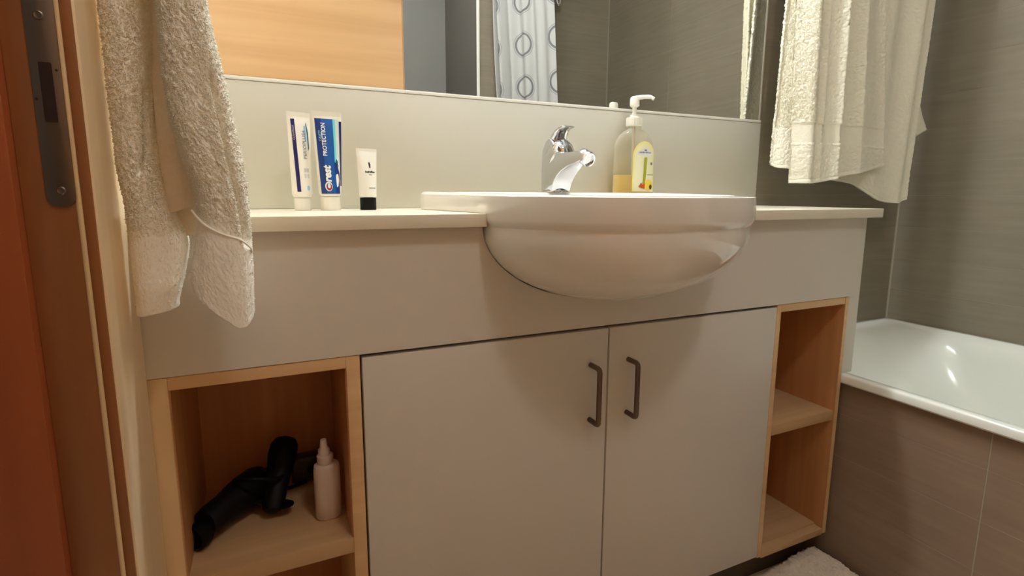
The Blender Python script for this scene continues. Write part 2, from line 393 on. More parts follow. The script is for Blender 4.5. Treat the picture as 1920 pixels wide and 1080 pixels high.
# ------------------------------------------------------------------ vanity unit
YF = .726
def half_arc(n=40): return [math.pi*i/n for i in range(n+1)]
BX, BHW = .513, .231            # basin centre and half width
cab = empty('vanity_cabinet', (.52, .87, -.88), 'off-white laminate bathroom vanity cabinet with beech niches under the half-recessed basin', 'cabinet')
notch = [(BX-(BHW*.985+.0006)*math.cos(t), -.0475-.1252*math.sin(t)) for t in half_arc()]
prism('apron', [(-.147, -.221), (-.147, -.0475), (BX-BHW-.02, -.0475)] + [(x, min(z, -.0475)) for x, z in notch] + [(BX+BHW+.02, -.0475), (1.170, -.0475), (1.170, -.221)], 'Y', YF, YF+.018, M_LAM, cab)
def door(x0, x1, hx, lab):
    d = box('door', (x0, x1), (YF, YF+.018), (-.786, -.2265), M_LAM, cab, .0015)
    h = empty_part = None
    r = .0045
    pts = [(hx, YF+.001, -.287), (hx, YF-.022, -.287)] + [(hx, YF-.022-.006*math.sin(a), -.287-.006*(1-math.cos(a))) for a in (.5, 1.0, 1.57)] + \
          [(hx, YF-.028, -.379)] + [(hx, YF-.028+.006*(1-math.cos(a)), -.379-.006*math.sin(a)) for a in (.5, 1.0, 1.57)] + [(hx, YF+.001, -.385)]
    tube('handle', pts, r, M_STEEL, d, 12)
    return d
door(.1045, .5155, .481, ''); door(.5185, .9270, .559, '')
B0, B1 = YF+.001, 1.0
box('left_panel', (-.147, -.125), (B0, B1), (-.79, -.222), M_PALE, cab)
box('niche_top', (-.125, .083), (B0, B1), (-.2385, -.222), M_EDGE, cab, .0008)
box('divider', (.083, .1015), (B0, B1), (-.79, -.222), M_EDGE, cab, .0008)
box('shelf', (-.125, .083), (B0+.001, .95), (-.518, -.495), M_SHELF, cab, .0008)
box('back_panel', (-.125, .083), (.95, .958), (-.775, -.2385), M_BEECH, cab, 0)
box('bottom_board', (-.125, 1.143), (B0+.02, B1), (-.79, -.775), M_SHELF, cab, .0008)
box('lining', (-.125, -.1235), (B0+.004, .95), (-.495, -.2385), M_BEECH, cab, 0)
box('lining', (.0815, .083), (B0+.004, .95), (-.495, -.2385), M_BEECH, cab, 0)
# right niches
box('divider', (.9285, .941), (B0, B1), (-.79, -.222), M_EDGE, cab, .0008)
box('niche_top', (.941, 1.143), (B0, B1), (-.2375, -.222), M_EDGE, cab, .0008)
box('shelf', (.941, 1.143), (B0+.003, .985), (-.509, -.486), M_SHELF, cab, .0008)
box('niche_floor', (.941, 1.143), (B0, .985), (-.794, -.779), M_SHELF, cab, .0008)
box('side_panel', (1.143, 1.152), (B0, B1), (-.79, -.222), M_BEECH, cab, .0006)
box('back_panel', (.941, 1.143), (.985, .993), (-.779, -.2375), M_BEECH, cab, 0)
box('end_panel', (1.1525, 1.193), (YF+.003, WB-.004), (-.400, -.0475), M_LAM, cab, .0012)
box('side_edge', (1.1425, 1.1525), (YF-.0005, YF+.001), (-.79, -.222), M_EDGE, cab, 0)
box('plinth', (-.14, 1.15), (.775, .79), (-.88, -.79), M_KICK, cab, .001)

# worktop with a cut-out for the basin
wt = prism('worktop', [(-.16, .708), (BX-BHW+.003, .708), (BX-BHW+.003, .93), (BX+BHW-.003, .93), (BX+BHW-.003, .708), (1.212, .708), (1.212, WB-.0005), (-.16, WB-.0005)], 'Z', -.0475, -.0285, M_TOP, None, .0012)
tag(wt, 'thin pale worktop along the vanity either side of the basin', 'worktop')
# splash panel and mirror
spl = box('splashback', (-.16, 1.186), (WB-.012, WB-.001), (-.0283, .186), M_SPLASH, None, .0015)
tag(spl, 'plain cream splashback panel behind tap and toothpaste tubes, below the mirror', 'splashback')
mr = empty('mirror', (.5, WB-.006, .19), 'wide wall mirror above the cream splashback reflecting a white shower curtain', 'mirror')
box('mirror_glass', (.2455, 1.1785), (WB-.0092, WB-.001), (.193, 1.00), M_MIRROR, mr, 0)
box('bottom_channel', (.2452, 1.184), (WB-.0135, WB-.001), (.1865, .1925), M_TRIMW, mr, .0008)
box('edge_strip', (1.1785, 1.184), (WB-.0095, WB-.001), (.1935, 1.00), M_SPLASH, mr, .0005)

wp = empty('beech_panel', (.04, WB-.006, .19), 'light beech wall panel with horizontal grain left of the mirror above the toothpaste', 'panel')
box('board', (-.16, .2430), (WB-.0128, WB-.001), (.193, 1.00), M_PANEL, wp, .0015)
box('bottom_channel', (-.16, .2448), (WB-.0135, WB-.001), (.1865, .1925), M_TRIMW, wp, .0008)
box('edge_band', (.2430, .2450), (WB-.0127, WB-.001), (.193, 1.00), M_EDGE, wp, .0004)

# lamp over the mirror
lp = empty('mirror_lamp', (.52, WB, 1.08), 'long bar lamp on the wall over the mirror', 'lamp')
box('housing', (.12, .92), (WB-.045, WB-.001), (1.06, 1.10), M_LAMPH, lp, .003)
tube('diffuser', [(.14, WB-.075, 1.08), (.90, WB-.075, 1.08)], .028, M_LAMP, lp, 20)
for x in (.13, .91):
    lathe('end_cap', [(.030, -.008), (.030, .008)], (x, WB-.075, 1.08), M_LAMPH, lp, (1, 0, 0), 20)
cl = empty('ceiling_light', (.45, -.40, TOPZ), 'round flush ceiling light in the middle of the bathroom', 'lamp')
lathe('base', [(.13, 0), (.13, -.02)], (.45, -.40, TOPZ-.0005), M_LAMPH, cl, n=40)
lathe('diffuser', [(.12, -.02), (.122, -.04), (.09, -.062), (.03, -.07)], (.45, -.40, TOPZ), M_CEIL, cl, n=40)

# ------------------------------------------------------------------ basin
def basin():
    n = 96; y0, yf, yb = .735, .522, .948
    depthf = y0-yf
    def outline(s, sy=None, hw=BHW, inset=0.0, yback=yb, df=depthf, e=2.08):
        """half: straight back and sides, front superellipse; s scales the front half"""
        sy = s if sy is None else sy; pts = []
        k = n//2
        for i in range(k+1):                       # front arc from +x to -x
            t = math.pi*i/k; c, q = math.cos(t), math.sin(t)
            pts.append((BX+(hw*s-inset)*math.copysign(abs(c)**(2/e), c), y0-(df*sy-inset)*abs(q)**(2/e)))
        m = n-k-1
        xl = BX-hw*s+inset; xr = BX+hw*s-inset; ybk = yback-inset; ln = [(xl, y0), (xl-(.036 if s > .98 else 0), ybk), (xr+(.036 if s > .98 else 0), ybk), (xr, y0)]
        segs = [math.dist(ln[i], ln[i+1]) for i in range(3)]; T = sum(segs)
        for i in range(1, m+1):
            d = T*i/(m+1); j = 0
            while d > segs[j]: d -= segs[j]; j += 1
            f = d/segs[j]; pts.append((ln[j][0]*(1-f)+ln[j+1][0]*f, ln[j][1]*(1-f)+ln[j+1][1]*f))
        return pts
    rings = []
    def zz(y, a, b): t = (y-yf)/(yb-yf); return a+(b-a)*t
    # outer underside, from the bowl's bottom up
    prof = []
    for a in range(0, 10):
        al = math.radians(90-a*10)                 # 90 -> 0
        prof.append((max(.10, math.cos(al)), -.048-.124*math.sin(al)))
    # bowl rings: rear limited to the cut-out
    def bowl(s, z):
        # rear half tucked inside the worktop cut-out
        pts = outline(s*.985, hw=BHW*1.0, yback=.93)
        cx, cy = BX, .735
        return [(x, y if y <= y0 else y0+(y-y0)*max(.15, s)*.96, z) for x, y in pts]
    for s, z in prof[:-1]: rings.append(bowl(s, z))
    rings.append(bowl(.985, -.050)); rings.append(bowl(.985, -.0475))
    o1 = outline(.992); rings.append([(x, min(y, .925) if z_ else y, -.042 if y < .71 else -.0282) for (x, y), z_ in zip(o1, [True]*n)])
    rings.append([(x, y, -.036 if y < .71 else -.0280) for x, y in outline(1.0)])
    rings.append([(x, y, zz(y, -.012, -.010)) for x, y in outline(1.004)])
    rings.append([(x, y, zz(y, -.0045, -.0012)) for x, y in outline(1.002)])
    rings.append([(x, y, zz(y, -.0028, .003)) for x, y in outline(1.0, inset=.004)])
    rings.append([(x, y, zz(y, -.0022, .0036)) for x, y in outline(1.0, inset=.010)])
    # inner bowl: ledge at the back for tap and bottle
    def inner(ins, z, back):
        pts = outline(1.0, inset=ins, yback=back+ins)
        return [(x, y, z if isinstance(z, float) else zz(y, *z)) for x, y in pts]
    rings.append(inner(.030, (-.0028, .0036), .895))
    rings.append(inner(.036, -.008, .885)); rings.append(inner(.052, -.040, .870)); rings.append(inner(.085, -.090, .84))
    rings.append(inner(.14, -.125, .80)); rings.append(inner(.20, -.138, .76))
    root = empty('washbasin', (BX, .73, -.0285), 'glossy white half-recessed porcelain washbasin bulging from the vanity front', 'basin')
    b = loft('bowl', rings, M_PORC, root)
    lathe('drain', [(.023, 0), (.023, .003), (.016, .004), (.004, .003)], (BX, .70, -.1375), M_CHROME, root, n=24)
    return root
basin()

# ------------------------------------------------------------------ mixer tap
TX, TZ = .508, .0036
tap = empty('mixer_tap', (TX, .90, TZ), 'chrome single-lever mixer tap on the basin ledge', 'tap')
def tap_body():
    side = [(.928, 0), (.929, .040), (.926, .079), (.912, .096), (.900, .101), (.884, .092), (.868, .0735), (.84, .0705), (.806, .0715), (.796, .069), (.794, .060), (.797, .053),
            (.815, .050), (.835, .0455), (.853, .038), (.868, .028), (.879, .016), (.886, 0)]
    o = prism('body', [(y, TZ+z) for y, z in side], 'X', TX-.0205, TX+.0205, M_CHROME, tap, .0028)
    for v in o.data.vertices:
        q = min(1, max(0, (.875-v.co.y)/.075)); v.co.x = TX+(v.co.x-TX)*(1-.36*q*q*(3-2*q))
    return o
tap_body()
lathe('aerator', [(.0115, -.016), (.0130, -.013), (.0130, -.004), (.0122, -.003), (.0122, -.001), (.0132, 0), (.0132, .009), (.0120, .011), (.0100, .0105), (.0092, .006), (.002, .006)], (TX, .799, TZ+.0585), M_CHROME, tap, (0, -.93, -.37), 32)
lathe('base_ring', [(.0275, 0), (.0275, .002), (.025, .003)], (TX, .907, TZ), M_CHROME, tap, n=32, sy=.98)
lv = lathe('lever', [(.0215, -.022), (.0240, -.015), (.0245, .002), (.0220, .014), (.0165, .021), (.009, .0245), (.002, .0255)], (TX, .888, TZ+.072), M_CHROME, tap, (0, -.86, .50), 36)
def grip(y, z, wx, th, n=18): return [(TX+wx*math.copysign(abs(math.cos(t))**.6, math.cos(t)), y+th*.5*math.sin(t), z+th*.87*math.sin(t)) for t in (2*math.pi*k/n for k in range(n))]
loft('lever_grip', [grip(.902, TZ+.090, .018, .010), grip(.896, TZ+.104, .0165, .008), grip(.886, TZ+.113, .0145, .0052), grip(.876, TZ+.1170, .0130, .0040), grip(.862, TZ+.1182, .0115, .0034), grip(.857, TZ+.1182, .0100, .0018)], M_CHROME, lv)
lathe('colour_dot', [(.0036, 0), (.0034, .001), (.001, .0014)], (TX-.010, .8655, TZ+.071), M_BLACK, lv, (-.15, -.95, .2), 14)

# ------------------------------------------------------------------ printing helpers
def text_mesh(txt, size, bold=0.0, shear=0):
    cu = bpy.data.curves.new('lettering', 'FONT'); cu.body = txt; cu.size = size; cu.offset = bold; cu.shear = shear
    cu.align_x = 'LEFT'; cu.align_y = 'CENTER'; cu.resolution_u = 3
    ob = bpy.data.objects.new('tmp', cu); COL.objects.link(ob)
    dg = bpy.context.evaluated_depsgraph_get(); dg.update(); me = bpy.data.meshes.new_from_object(ob.evaluated_get(dg))
    bpy.data.objects.remove(ob); return me
def map_mesh(me, fn):
    for v in me.vertices:
        p = fn(v.co.x, v.co.y); v.co = (p[0], p[1], p[2]+H)
    me.update(); return me
def patch(name, pts_uv, fn, m, parent, sub=0):
    """flat print: polygon in (u,v) mapped onto a surface"""
    bm = bmesh.new(); f = bm.faces.new([bm.verts.new((u, v, 0)) for u, v in pts_uv])
    if not sub and len(pts_uv) > 4: bmesh.ops.poke(bm, faces=bm.faces[:])
    if sub: bmesh.ops.subdivide_edges(bm, edges=bm.edges[:], cuts=sub, use_grid_fill=True)
    me = bpy.data.meshes.new('mesh'); bm.to_mesh(me); bm.free()
    return put(name, map_mesh(me, fn), m, parent)
def rect(u0, u1, v0, v1): return [(u0, v0), (u1, v0), (u1, v1), (u0, v1)]

class SqueezeTube:
    """upright squeeze tube standing on its cap: round at the shoulder, flat at the crimp"""
    def __init__(s, root, cx, cy, z0, cap_r, cap_h, r, wtop, h, yaw, body_m, cap_m, cap_ribs=True, shoulder=.006):
        s.cx, s.cy, s.z0, s.h0, s.h1, s.r, s.wt, s.yaw = cx, cy, z0, cap_h+shoulder, h, r, wtop, yaw
        lathe('cap', [(cap_r*.97, 0), (cap_r, .001), (cap_r, cap_h-.001), (cap_r*.94, cap_h)], (cx, cy, z0), cap_m, root, n=28)
        rings = []
        for hh, q in ((cap_h, .55), (cap_h+.001, .85), (cap_h+shoulder, 1)):
            rings.append([s.at3(math.pi*2*k/40, 0, hh, q) for k in range(40)])
        for i in range(1, 25):
            t = i/24*.94; rings.append([s.at3(math.pi*2*k/40, t, None, 1) for k in range(40)])
        for t in (.945, .998, 1.0): rings.append([s.at3(math.pi*2*k/40, t, None, 1) for k in range(40)])
        s.body = loft('body', rings, body_m, root)
        s.cr = patch
    def ab(s, t):
        q = min(1, t/.94); a = s.r+(s.wt/2-s.r)*q**.9; b = s.r*(1-q)**.85+.0011*q; return a, b
    def at3(s, th, t, hh, k):
        a, b = s.ab(t); z = s.z0+(hh if hh is not None else s.h0+(s.h1-s.h0)*t)
        x, y = a*k*math.cos(th), b*k*math.sin(th); c, q = math.cos(s.yaw), math.sin(s.yaw)
        return (s.cx+x*c-y*q, s.cy+x*q+y*c, z)
    def surf(s, u, v, lift=.0004):
        """u in -1..1 across the front, v in metres from the table"""
        t = max(0, min(1, (v-s.h0)/(s.h1-s.h0))); a, b = s.ab(t); u = max(-.999, min(.999, u))
        x, y = a*u, -b*math.sqrt(1-u*u)-lift; c, q = math.cos(s.yaw), math.sin(s.yaw)
        return (s.cx+x*c-y*q, s.cy+x*q+y*c, s.z0+v)

CT = -.0285+.0002
# white and navy toothpaste tube
YTB = .935
r1 = empty('toothpaste_tube', (.050, YTB, CT), 'white toothpaste tube with a narrow navy side stripe, left of the blue tube', 'toothpaste', 'toothpaste tubes')
t1 = SqueezeTube(r1, .0505, YTB, CT, .0130, .020, .0155, .037, .156, .28, M_WPL, M_WPL)
patch('navy_stripe', rect(-.72, -.40, .030, .145), t1.surf, M_NAVY, t1.body, 6)
put('lettering', map_mesh(text_mesh('CURAPROX', .0058), lambda x, y: t1.surf(-.57-y*40, .112+x*.75, .0007)), M_LGREY, t1.body)
put('lettering', map_mesh(text_mesh('PERIOPLUS+', .0085, .0001), lambda x, y: t1.surf(.30-y*52, .082+x*1.0, .0006)), M_GPRINT, t1.body)
patch('blue_swoosh', [(.62, .095), (.74, .100), (.72, .125), (.60, .138), (.52, .140), (.60, .120)], t1.surf, M_DTEAL, t1.body)
patch('pale_band', rect(.36, .50, .110, .135), t1.surf, M_LBLUE, t1.body)
for v0 in (.052, .061): patch('grey_block', rect(.05, .55, v0, v0+.0065), t1.surf, M_LGREY, t1.body)
patch('small_emblem', [(.38+.16*math.cos(a), .036+.004*math.sin(a)) for a in (2*math.pi*i/12 for i in range(12))], t1.surf, M_LBLUE, t1.body)

# blue toothpaste tube
r2 = empty('toothpaste_tube', (.094, YTB, CT), 'bright blue and white toothpaste tube standing on its white cap', 'toothpaste', 'toothpaste tubes')
t2 = SqueezeTube(r2, .0940, YTB, CT, .0160, .022, .0180, .0465, .160, .10, M_WPL, M_WPL)
patch('blue_field', rect(-.86, .36, .027, .148), t2.surf, M_BLUE, t2.body, 8)
patch('deep_blue_field', rect(-.86, -.45, .027, .148), lambda u, v: t2.surf(u, v, .0005), M_DBLUE, t2.body, 8)
patch('deep_blue_field', [(.30, .027), (.74, .027), (.74, .060), (.50, .078), (.30, .078)], t2.surf, M_DBLUE, t2.body, 4)
patch('teal_stripe', rect(.36, .52, .078, .148), t2.surf, M_TEAL, t2.body, 6)
patch('pale_stripe', rect(.52, .76, .078, .148), t2.surf, M_PALEG, t2.body, 6)
patch('navy_stripe', rect(.80, .985, .040, .145), t2.surf, M_NAVY, t2.body, 6)
patch('dark_mark', [(.42, .079), (.50, .076), (.66, .070), (.60, .080), (.50, .084)], lambda u, v: t2.surf(u, v, .0007), M_DTEAL, t2.body)
put('lettering', map_mesh(text_mesh('rest', .0165, .0007, .2), lambda x, y: t2.surf(-.28-y*50, .046+x*.98, .0009)), M_WPRINT, t2.body)
put('lettering', map_mesh(text_mesh('PROTECTION', .0088, .0002), lambda x, y: t2.surf(-.33-y*46, .088+x*.98, .0009)), M_WPRINT, t2.body)
put('lettering', map_mesh(text_mesh('CAVITY', .0050, .0001), lambda x, y: t2.surf(-.60-y*46, .112+x, .0009)), M_LBLUE, t2.body)
def ringpoly(cu, cv, ru, rv, a0=0, a1=360, n=28): return [(cu+ru*math.cos(math.radians(a0+(a1-a0)*i/n)), cv+rv*math.sin(math.radians(a0+(a1-a0)*i/n))) for i in range(n+1)]
patch('emblem_ring', ringpoly(-.26, .039, .30, .0078), lambda u, v: t2.surf(u, v, .0008), M_WPRINT, t2.body)
patch('emblem_blue', ringpoly(-.24, .0385, .22, .0060), lambda u, v: t2.surf(u, v, .0010), M_DBLUE, t2.body)
patch('emblem_red', ringpoly(-.24, .0385, .20, .0056, 180, 360), lambda u, v: t2.surf(u, v, .0012), M_RED, t2.body)
patch('emblem_white', ringpoly(-.24, .0400, .12, .0042), lambda u, v: t2.surf(u, v, .0014), M_WPRINT, t2.body)

# small white tube with black cap
r3 = empty('lotion_tube', (.155, .935, CT), 'small white lotion tube standing on a square black cap', 'tube')
t3 = SqueezeTube(r3, .1555, .935, CT, .0135, .0205, .0145, .0375, .103, .30, M_WPL, M_BLACK, shoulder=.0015)
patch('emblem', [(-.02, .079), (.10, .081), (.20, .076), (.16, .070), (.06, .071)], t3.surf, M_KPRINT, t3.body)
for k, (u0, u1, v0, hh) in enumerate(((-.42, -.30, .0625, .0032), (-.28, -.16, .0625, .0022), (-.14, .00, .0625, .0030), (.04, .16, .0625, .0026), (.18, .32, .0625, .0034), (.34, .48, .0625, .0024), (.50, .62, .0625, .0022), (-.06, .26, .0585, .0012))):
    patch('lettering_stroke', rect(u0, u1, v0, v0+hh), t3.surf, M_GPRINT if k == 7 else M_KPRINT, t3.body)
for u0, u1 in ((-.22, -.02), (.0, .20), (.22, .36), (.38, .56)): patch('lettering_stroke', rect(u0, u1, .0362, .0376), t3.surf, M_GPRINT, t3.body)

# ------------------------------------------------------------------ soap bottle
SBX, SBY, SBZ = .752, .985, -.0283
sb = empty('soap_bottle', (SBX, SBY, SBZ), 'clear pump soap bottle with yellow label behind the basin to the right of the tap', 'bottle')
BB = .032                       # the base hides behind the basin rim
def bprof(h):
    """half width along the wall, half depth"""
    h -= BB
    if h < .095: k = 1-.03*max(0, h/.095)
    else:
        q = min(1, (h-.095)/.045); k = .97*math.sqrt(max(0, 1-q*q*.925))
    return max(.0125, .051*k), max(.0125, .0245*min(1, k*1.02))
def bring(h, d=0):
    a, b = bprof(h); return [(SBX+(a-d)*math.copysign(abs(math.cos(t))**.8, math.cos(t)), SBY+(b-d)*math.copysign(abs(math.sin(t))**.8, math.sin(t)), SBZ+h) for t in (2*math.pi*k/48 for k in range(48))]
hs = [.0006, .002, .02, .04, .06] + [BB+q for q in (.04, .06, .08, .095, .103, .111, .119, .127, .132, .136, .139, .141, .148)]
outer = [bring(h, .003 if h < .001 else 0) for h in hs]; inner_ = [bring(max(h, .003), .0011) for h in hs[::-1]]
loft('bottle_shell', outer, M_BOTTLE, sb)
loft('soap', [bring(h, .0016) for h in (.0035, .008, .02, .034, .050, .066, BB+.0385)], M_SOAP, sb)
pump = lathe('pump_collar', [(.0165, 0), (.0168, .001), (.0168, .018), (.0155, .019), (.009, .0195), (.009, .025), (.006, .0255)], (SBX-.003, SBY, SBZ+BB+.1455), M_WPL, sb, n=32)
for k in range(20):
    a = 2*math.pi*k/20; tube('grip_rib', [(SBX-.003+.0168*math.cos(a), SBY+.0168*math.sin(a), SBZ+BB+.148), (SBX-.003+.0168*math.cos(a), SBY+.0168*math.sin(a), SBZ+BB+.163)], .0008, M_WPL, pump, 5)
tube('pump_stem', [(SBX-.003, SBY, SBZ+BB+.170), (SBX-.003, SBY, SBZ+BB+.192)], .0048, M_WPL, sb, 14)
lathe('pump_head', [(.0075, .187), (.0105, .190), (.0105, .204), (.009, .208), (.003, .209)], (SBX-.003, SBY, SBZ+BB), M_WPL, sb, n=24)
tube('spout', spline([(SBX-.008, SBY+.002, SBZ+BB+.205), (SBX+.006, SBY-.013, SBZ+BB+.207), (SBX+.017, SBY-.027, SBZ+BB+.206), (SBX+.022, SBY-.034, SBZ+BB+.201)], 5), [.0050]*6+[.0045]*5+[.0038]*5, M_WPL, sb, 12)
tube('dip_tube', [(SBX-.003, SBY, SBZ+BB+.150), (SBX, SBY+.002, SBZ+.006)], .003, M_OFFPL, sb, 8)
def bs(u, v, lift=.0006):
    v += BB; a, b = bprof(v); x = max(-.98, min(.98, u/a)); return (SBX+u, SBY-b*(1-abs(x)**2.5)**(1/2.5)-lift, SBZ+v)
LU = .012                                             # label centre
def arch(hw, v0, v1, n=20): return [(LU-hw, v0), (LU+hw, v0)] + [(LU+hw*math.cos(math.pi*i/n), v1-hw*1.05+hw*1.05*math.sin(math.pi*i/n)) for i in range(n+1)]
def label_sheet(name, hw, v0, v1, lift, m, parent, nu=24, nv=10):
    V = []
    for j in range(nv+1):
        for i in range(nu+1):
            c = -math.cos(math.pi*i/nu); top = v1-hw*1.05+hw*1.05*math.sqrt(max(0, 1-c*c)); V.append(bs(LU+hw*c, v0+(top-v0)*j/nv, lift))
    F = [(j*(nu+1)+i, j*(nu+1)+i+1, (j+1)*(nu+1)+i+1, (j+1)*(nu+1)+i) for j in range(nv) for i in range(nu)]
    return put(name, mesh_of(V, F), m, parent, True)
label_sheet('label_edge', .0325, .002, .112, .0006, M_LBLEDGE, sb)
lab = label_sheet('label', .0285, .002, .107, .0011, M_LABEL, sb)
B2 = lambda u, v: bs(u, v, .0019); B3 = lambda u, v: bs(u, v, .0024)
patch('badge', ringpoly(LU, .086, .0225, .0065), B2, M_WPRINT, lab); patch('badge', ringpoly(LU, .091, .010, .0065), B2, M_WPRINT, lab)
patch('badge_mark', ringpoly(LU, .0925, .0035, .002), B3, M_GPRINT, lab)
for k in range(8): patch('lettering_stroke', rect(LU-.017+k*.0043, LU-.0138+k*.0043, .0862, .0884+(k % 3)*.0005), B3, M_GPRINT, lab)
patch('stalk', [(LU-.006, .010), (LU+.000, .008), (LU+.004, .040), (LU+.0055, .074), (LU+.0045, .078), (LU-.003, .076), (LU-.004, .040)], B2, M_GREEN, lab)
patch('orange_fruit', [(LU-.017, .012), (LU-.008, .010), (LU+.001, .009), (LU+.001, .020), (LU-.006, .017), (LU-.010, .022)], B3, M_ORANGE, lab)
patch('lemon', ringpoly(LU+.0125, .017, .0135, .012), B2, M_LEMON, lab)
patch('olive', ringpoly(LU+.019, .0125, .0048, .0055), B3, M_OLIVE, lab)
patch('small_mark', ringpoly(LU+.019, .064, .0035, .0032), B3, M_GPRINT, lab)
for k in range(5): patch('lettering_stroke', rect(LU+.007+k*.0041, LU+.0102+k*.0041, .0385, .0402), B3, M_GPRINT, lab)

# ------------------------------------------------------------------ bathtub
tb = empty('bathtub', (1.5, .2, -.88), 'white built-in bathtub with brown tiled front at the right', 'bathtub')
def tub():
    x0, x1, y0, y1 = 1.155, WR-.0045, YR+.0045, WB-.0045; n = 25
    def rr(ix0, ix1, iy0, iy1, r, z):
        out = []
        for cx, cy, a0 in ((x1-ix1-r, y1-iy1-r, 0), (x0+ix0+r, y1-iy1-r, 90), (x0+ix0+r, y0+iy0+r, 180), (x1-ix1-r, y0+iy0+r, 270)):
            out += [(cx+r*math.cos(math.radians(a0+90*i/(n-1))), cy+r*math.sin(math.radians(a0+90*i/(n-1))), z) for i in range(n)]
        return out
    z = -.400
    R = [rr(.004, 0, 0, 0, .004, z-.022), rr(0, 0, 0, 0, .006, z-.018), rr(0, 0, 0, 0, .006, z-.005), rr(.002, .001, .001, .001, .006, z-.0015), rr(.006, .003, .003, .003, .008, z),
         rr(.022, .016, .02, .016, .03, z-.0005), rr(.028, .020, .03, .022, .05, z-.004),
         rr(.040, .030, .05, .045, .10, z-.0095), rr(.052, .040, .075, .075, .13, z-.022), rr(.062, .050, .11, .12, .15, z-.06), rr(.072, .060, .16, .20, .16, z-.16),
         rr(.085, .075, .20, .29, .16, z-.28), rr(.105, .095, .23, .35, .15, z-.345), rr(.15, .14, .28, .41, .12, z-.372), rr(.22, .21, .40, .52, .08, z-.378)]
    return loft('shell', R, M_ACRYL, tb, cap=(False, True))
tub()
bp_ = box('front_panel', (1.1695, 1.20), (YR+.01, .80), (-.88, -.421), M_GROUT, tb, 0)
off = bp_.location
def apron_tiles():
    for y0, y1 in ((.80, .453), (.453, -.147), (-.147, YR+.012)):
        for z0, z1 in ((-.8795, -.80), (-.80, -.70), (-.70, -.60), (-.60, -.498), (-.498, -.4215)):
            me = tile_mesh(abs(y1-y0)-.0018, abs(z1-z0)-.0008, M_TILEB)
            o = bpy.data.objects.new('tile', me); COL.objects.link(o); o.parent = bp_
            o.location = (1.1695, (y0+y1)/2, (z0+z1)/2+H); o.rotation_euler = (0, 0, -math.pi/2)
apron_tiles()
lathe('overflow', [(.032, 0), (.032, .006), (.024, .010), (.004, .011)], (1.5, YR+.150, -.52), M_CHROME, tb, (0, 1, .12), 28)

# shower mixer on the end wall, above the tub
sm = empty('shower_mixer', (1.50, YR, .70), 'dark chrome shower mixer with hose on the tiled end wall behind the curtain', 'mixer')
tube('bar', [(1.44, YR+.07, 1.115), (1.66, YR+.07, 1.115)], .024, M_CHROME, sm, 20)
for x in (1.48, 1.62): tube('inlet', [(x, YR+.004, 1.115), (x, YR+.07, 1.115)], .014, M_CHROME, sm, 14)
for x, q in ((1.425, -1), (1.675, 1)): lathe('knob', [(.027, -.018), (.028, .012), (.02, .02), (.004, .021)], (x, YR+.07, 1.115), M_CHROME, sm, (q, 0, 0), 20)
tube('hose', spline([(1.45, YR+.07, 1.10), (1.45, YR+.075, 1.03), (1.462, YR+.08, .995), (1.475, YR+.075, 1.03), (1.475, YR+.06, 1.25), (1.47, YR+.05, 1.45)], 8), .008, M_CHROME, sm, 10)

# shower curtain gathered at the end of the tub
def curtain():
    root = empty('shower_curtain', (1.2, -.4, -.30), 'white shower curtain with grey ring print, gathered at the tub end', 'curtain')
    nu, nv = 180, 90; L_, zb, zt = 1.15, -.30, 1.36
    U = np.linspace(0, 1, nu)[None, :]; V = np.linspace(0, 1, nv)[:, None]
    px = 1.115+.165*U; py = -.59+.36*U
    nx, ny = .36, -.165; q = math.hypot(nx, ny); nx, ny = nx/q, ny/q
    amp = (.027+.012*np.sin(9*U+.5))*(1-.25*V)
    d = amp*(1-.75*np.clip((U-.5)/.3, 0, 1))*np.sin(2*np.pi*5.2*U+.35*np.sin(2*np.pi*1.3*V))+.010*np.sin(2*np.pi*1.6*U+1+.6*V)
    P = np.stack([px+nx*d-.10*(V-.5), py+ny*d+0*V, zb+(zt-zb)*V+0*U], -1)
    me = np_mesh(P, nu, nv, False); uvl = me.uv_layers.new(name='uv')
    seg = np.linalg.norm(np.diff(P[nv//2], axis=0), axis=1); arc = np.concatenate([[0], np.cumsum(seg)])
    li = np.zeros(len(me.loops), np.int32); me.loops.foreach_get('vertex_index', li)
    uv = np.stack([arc[li % nu], (li//nu)/(nv-1)*(zt-zb)], -1); uvl.data.foreach_set('uv', uv.ravel())
    o = put('cloth', me, M_CURTAIN, root)
    sd = o.modifiers.new('thickness', 'SOLIDIFY'); sd.thickness = .0008
    for k in range(8):
        i = int((k+.5)/8*nu); x, y = P[-1, i, 0], P[-1, i, 1]
        pts = [(x+.0*math.cos(t), y+.022*math.cos(t), zt+.018+.03*math.sin(t)) for t in (2*math.pi*j/16 for j in range(17))]
        tube('ring', pts, .002, M_CHROME, root, 6)
    return root
curtain()
rail = empty('curtain_rail', (1.2, .2, 1.395), 'chrome curtain rail along the tub', 'rail')
tube('rod', [(1.16, WB-.004, 1.395), (1.16, .0, 1.395), (1.15, YR+.004, 1.395)], .011, M_CHROME, rail, 12)
for x, y in ((1.16, WB-.010), (1.15, YR+.010)): lathe('flange', [(.026, -.006), (.026, .006)], (x, y, 1.395), M_CHROME, rail, (0, 1, 0), 20)

